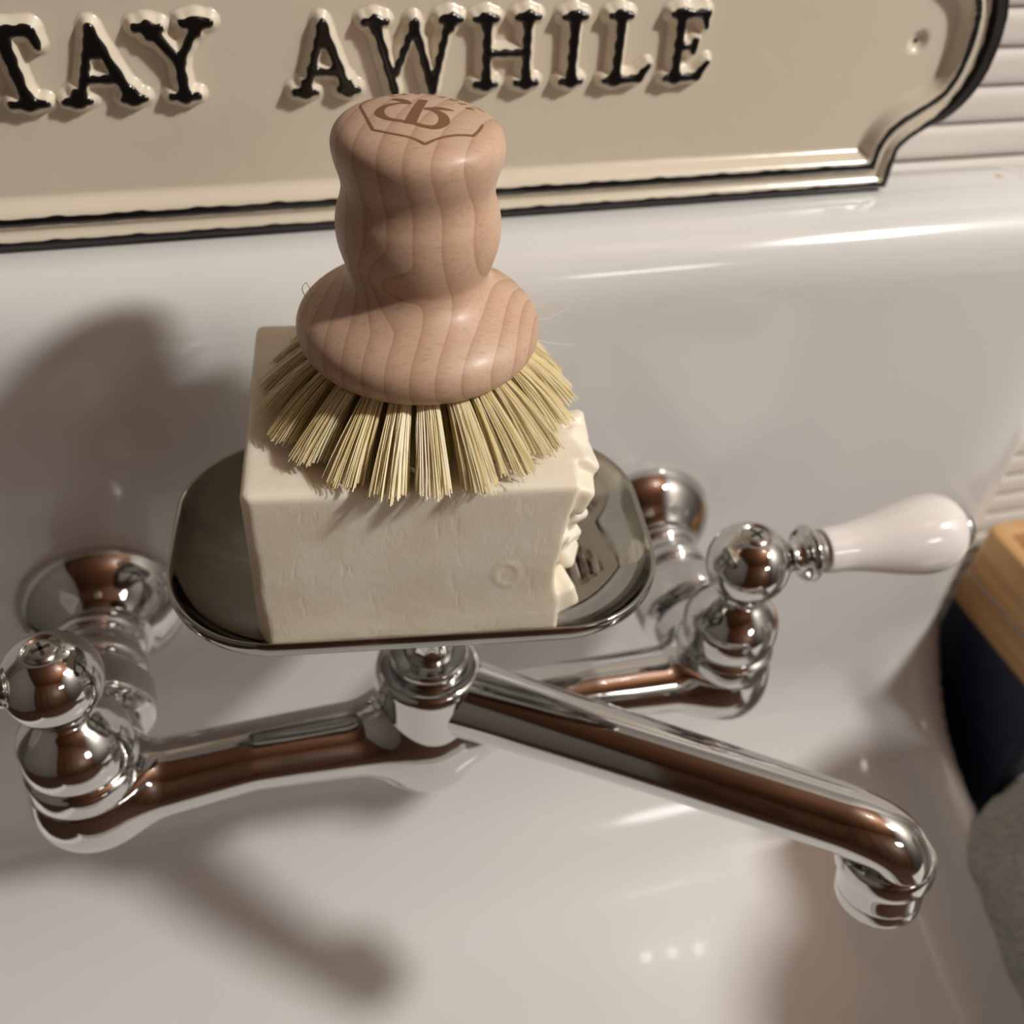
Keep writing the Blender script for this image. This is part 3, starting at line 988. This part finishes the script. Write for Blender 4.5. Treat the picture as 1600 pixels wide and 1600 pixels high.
ZT, ZL = 130.2, 112.4
LET = {
    'T': [(-98.5, ZT - 0.6, 1.0, -82.0, ZT - 0.2, 1.3), (-81.5, ZT - 0.6, 1.2, -80.6, ZT - 4.2, 0.7), (-98.6, ZT - 1, 1.2, -99.6, ZT - 4.4, 0.7), (-88.6, ZT - 1, 1.7, -87.3, 120, 1.15), (-87.3, 120, 1.15, -86.0, ZL, 1.25)] + serif(-85.9, ZL - 0.6, 4.0, False, 0.9),
    'A1': [(-67.6, ZT, 1.0, -67.4, 124.5, 1.7), (-67.8, ZT - 1, 0.9, -72.9, ZL, 0.85), (-67.4, ZT - 1, 1.0, -60.3, ZL, 1.25), (-71.2, 117.6, 0.8, -63.4, 117.4, 0.9)] + serif(-74.0, ZL - 0.4, 3.0, False) + serif(-59.8, ZL - 0.2, 2.7, False),
    'Y': [(-53.0, ZT - 0.9, 1.25, -46.9, 121.4, 1.1), (-41.4, ZT, 0.95, -46.7, 121.4, 0.85), (-46.8, 121.5, 1.15, -46.7, ZL, 1.15)] + serif(-53.6, ZT - 0.3, 3.1, True, 0.85) + serif(-41.3, ZT + 0.6, 3.3, True, 1.0) + serif(-46.6, ZL - 0.1, 3.5, False),
    'A2': [(-8.9, ZT, 0.85, -8.8, 125.5, 1.5), (-9.1, ZT - 1, 0.8, -14.2, ZL, 0.85), (-8.7, ZT - 1, 0.9, -3.0, ZL, 1.15), (-12.6, 117.6, 0.8, -5.4, 117.4, 0.85)] + serif(-14.6, ZL - 0.2, 2.9, False) + serif(-2.5, ZL, 2.5, False),
    'W': [(5.6, ZT - 1, 1.0, 10.6, ZL - 1.2, 0.95), (16.2, ZT - 1.0, 0.8, 10.8, ZL + 4, 0.75), (16.2, ZT - 1.0, 0.8, 21.4, ZL - 1, 1.0), (25.6, ZT - 1.0, 0.75, 21.4, ZL - 1, 0.9), (16.2, ZT - 0.2, 0.7, 16.3, ZT - 3.0, 1.0)] + serif(5.4, ZT - 0.1, 2.9, True) + serif(26.4, ZT + 0.1, 2.7, True),
    'H': [(37.0, ZT, 1.0, 37.2, ZL, 1.0), (48.8, ZT, 1.0, 49.0, ZL, 1.0), (37.2, 121.0, 0.75, 48.8, 121.0, 0.75)] + serif(36.6, ZT, 2.9, True) + serif(48.8, ZT + 0.3, 3.0, True) + serif(37.1, ZL, 2.9, False) + serif(49.4, ZL, 3.0, False),
    'I': [(63.0, ZT, 1.25, 63.0, ZL, 1.1)] + serif(62.8, ZT + 0.1, 3.1, True) + serif(63.2, ZL, 2.9, False),
    'L': [(77.2, ZT, 1.15, 77.2, ZL, 1.15), (77.2, ZL - 0.1, 0.8, 85.0, ZL + 0.1, 0.9), (84.6, ZL + 0.4, 1.2, 87.4, ZL + 3.6, 0.6)] + serif(76.8, ZT + 0.1, 3.1, True) + serif(77.0, ZL - 0.1, 3.2, False),
    'E': [(96.0, ZT, 1.15, 96.4, ZL, 1.15), (96.0, ZT + 0.2, 0.8, 104.0, ZT + 0.4, 0.85), (103.4, ZT, 1.1, 104.2, ZT - 3.4, 0.6), (96.2, 121.3, 0.75, 101.2, 121.2, 0.8), (101.6, 123.0, 0.8, 101.2, 119.8, 0.75), (96.4, ZL - 0.1, 0.8, 104.0, ZL, 0.9), (103.6, ZL + 0.3, 1.2, 106.6, ZL + 4.2, 0.6)] + serif(95.8, ZT + 0.2, 2.8, True) + serif(96.4, ZL - 0.1, 3.0, False),
}
REL = 3.3
for key, strokes in LET.items():
    strokes = np.array(strokes, float)
    x0 = min(strokes[:, 0].min(), strokes[:, 3].min()) - 7.0
    x1 = max(strokes[:, 0].max(), strokes[:, 3].max()) + 7.0
    z0, z1 = ZL - 7.6, ZT + 7.2
    gx = np.arange(x0, x1, 0.38); gz = np.arange(z0, z1, 0.38)
    GX, GZ = np.meshgrid(gx, gz, indexing='ij')
    Q = np.column_stack([GX.ravel(), GZ.ravel()])
    wob = np.column_stack([0.16 * np.sin(Q[:, 1] * 1.5 + Q[:, 0]), 0.16 * np.sin(Q[:, 0] * 1.7 + 1.3 * Q[:, 1])])
    def field(Qi):
        d_ = np.full(len(Qi), 9.0)
        for s_ in strokes:
            e = seg2(Qi, s_)
            hh = np.clip(0.5 + 0.5 * (e - d_) / 0.9, 0, 1)
            d_ = e + (d_ - e) * hh - 0.9 * hh * (1 - hh)
        return d_
    d = field(Q + 0.25 * wob)
    dp = field(Q + wob)
    h = REL * (1 - sstep(-0.2, 2.2, d))
    keepl = d < 2.6
    paint = 1 - sstep(-0.1, 0.9, dp)
    idx = -np.ones(len(Q), int); idx[keepl] = np.arange(keepl.sum()); IG = idx.reshape(GX.shape)
    a_, b_, c_, e_ = IG[:-1, :-1], IG[1:, :-1], IG[1:, 1:], IG[:-1, 1:]
    ok = (a_ >= 0) & (b_ >= 0) & (c_ >= 0) & (e_ >= 0)
    Fq = np.stack([a_[ok], b_[ok], c_[ok], e_[ok]], 1)
    Vt = np.column_stack([Q[keepl][:, 0], YF - h[keepl] + 0.02 - 0.12 - 0.0, Q[keepl][:, 1]])
    lo_ = link('letter', mesh_np('letter', Vt, Fq.tolist(), SGO, attrs={'paint': paint[keepl]}), SIGN, plaque)
    lo_['label'] = 'raised black letter ' + key[0]

# ================================================================ wooden box
XO = np.array([345, 52, -256.0])
wbox = empty('wooden_box', XO, 'open honey-coloured wooden box with navy painted lower half right of the sink', 'box')


def open_box(name, x0, x1, y0, y1, z0, z1, r, material, parent, origin, wall=None, floor_z=None, n=7):
    def ring(ins, z, rr_):
        pts = []
        for (sx, sy, a0) in ((x1, y1, 0), (x0, y1, 90), (x0, y0, 180), (x1, y0, 270)):
            cx_ = sx - (1 if sx == x1 else -1) * (rr_ + ins); cy_ = sy - (1 if sy == y1 else -1) * (rr_ + ins)
            for t in np.linspace(0, 90, n):
                a = math.radians(a0 + t)
                pts.append((cx_ + rr_ * math.cos(a), cy_ + rr_ * math.sin(a), z))
        return pts
    L = [ring(0.8, z0, r), ring(0, z0 + 0.8, r), ring(0, z1 - 1.6, r), ring(0.5, z1 - 0.5, r), ring(1.6, z1, r)]
    if wall:
        L += [ring(wall - 1.6, z1, max(r - wall, 1.5)), ring(wall - 0.5, z1 - 0.5, max(r - wall, 1.5)), ring(wall, z1 - 1.6, max(r - wall, 1.5)), ring(wall, floor_z, max(r - wall, 1.5))]
    V = np.concatenate([np.array(q) for q in L]); nr_ = len(L[0])
    F = []
    for i in range(len(L) - 1):
        for j in range(nr_):
            k = (j + 1) % nr_
            F.append((i * nr_ + j, i * nr_ + k, (i + 1) * nr_ + k, (i + 1) * nr_ + j))
    F.append(tuple(range(nr_ - 1, -1, -1))); F.append(tuple((len(L) - 1) * nr_ + j for j in range(nr_)))
    return link(name, mesh_np(name, V, F, origin, smooth=False), material, parent)


open_box('box_base', 300, 400, 14, 92, -255.9, -157, 5, NAVY, wbox, XO)['label'] = 'navy painted lower half'
open_box('wood_band', 300, 400, 14, 92, -157, -138.2, 5, BOXW, wbox, XO)
open_box('pale_seam', 300.3, 399.7, 14.3, 91.7, -138.2, -135.8, 5, SEAM, wbox, XO)['label'] = 'pale seam line'
open_box('box_rim', 300, 400, 14, 92, -135.8, -107, 7, BOXW, wbox, XO, wall=9, floor_z=-132)

# ================================================================ grey cloth over the sink rim
TO = np.array([290, -25, -230.0])
# (x, height above the lip line or absolute height on the counter)
# folded pile on the counter whose edge hangs over the lip: (x, height above the lip line) ; None = pile top
path = [(336, -217), (330, -213.5), (318, -213), (306, -214), (296, -216), (287, -218), (279, -221), (272.5, -226), (269, -233), (267.5, -242), (267, -250)]
ny = 44
pxy = []
for j in range(ny):
    v = max(0, j - 5) / (ny - 6)
    sk = max(0, 5 - j) / 5.0            # skirt rows closing the far edge
    row = []
    for i, (x, z) in enumerate(path):
        s = i / (len(path) - 1)
        y = 34 - 58 * s ** 0.8 - v * 115
        base = -254.5 if x > 300 else (-199.0 + 0.33 * (y - 72.0) + 2.5 if x > 268 else z)
        zz2 = z - 0.12 * v * 115
        zz2 = zz2 + (min(base, zz2) - zz2) * sk ** 1.6
        row.append((x - 1.5 * sk * (1 if x > 320 else 0), y + 3.5 * math.sin(sk * 1.57), zz2))
    pxy.append(smooth_profile(np.array(row, float), 4))
pxy = np.array(pxy)
ns_ = pxy.shape[1]
Vc, Fc = [], []
for i in range(ns_):
    s = i / (ns_ - 1)
    for j in range(ny):
        v = j / (ny - 1)
        x, y, z = pxy[j, i]
        bul = 1.6 * math.sin(v * 9 + s * 5) + 0.8 * math.sin(v * 23 + s * 11)
        nx_, nz_ = (0, 1) if s < 0.5 else (-0.6, 0.7) if s < 0.72 else (-0.6, 0.1)
        q = min(1.0, j / 6)
        Vc.append((x + nx_ * abs(bul) * q, y + 1.2 * math.sin(s * 14), z + nz_ * bul * q * 0.8))
for i in range(ns_ - 1):
    for j in range(ny - 1):
        Fc.append((i * ny + j, i * ny + j + 1, (i + 1) * ny + j + 1, (i + 1) * ny + j))
tw = link('dish_cloth', mesh_np('dish_cloth', Vc, Fc, TO), TOWEL, None, TO)
sol = tw.modifiers.new('thick', 'SOLIDIFY'); sol.thickness = 0.0035; sol.offset = 1.0
sb = tw.modifiers.new('round', 'SUBSURF'); sb.levels = 1; sb.render_levels = 2
tag(tw, 'grey fuzzy dish cloth hanging over the right sink rim below the wooden box', 'cloth')

# ================================================================ two unseen canisters, added on the counter to shade the sink floor
def shade_canister(cx, cy, r, h, label):
    co = np.array([cx, cy, -256.0])
    V, F = lathe([(0, r - 14), (0, r - 14), (0.5, r - 4), (3, r - 1), (8, r), (8, r), (h, r), (h, r), (h + 3, r - 1), (h + 5, r - 3), (h + 5.5, r - 8), (h + 5.5, r - 8), (h + 8, r - 8), (h + 10, r - 6), (h + 14, r - 6), (h + 17, r - 10), (h + 19, r * 0.6), (h + 20, 13), (h + 21, 9), (h + 26, 8.5), (h + 34, 12), (h + 39, 9), (h + 41, 0)], co + (0, 0, 0.1), (0, 0, 1), 56)
    o = link('shade_canister', mesh_np('shade_canister', V, F, co), GRIP, None, co)
    tag(o, label, 'shade_canister', 'added containers out of view')


shade_canister(371, -95, 47, 232, 'shorter white lidded container added out of view beside the wooden box to shade the sink')
shade_canister(398, -194, 50, 300, 'taller white lidded container added out of view farther from the wooden box to shade the sink')
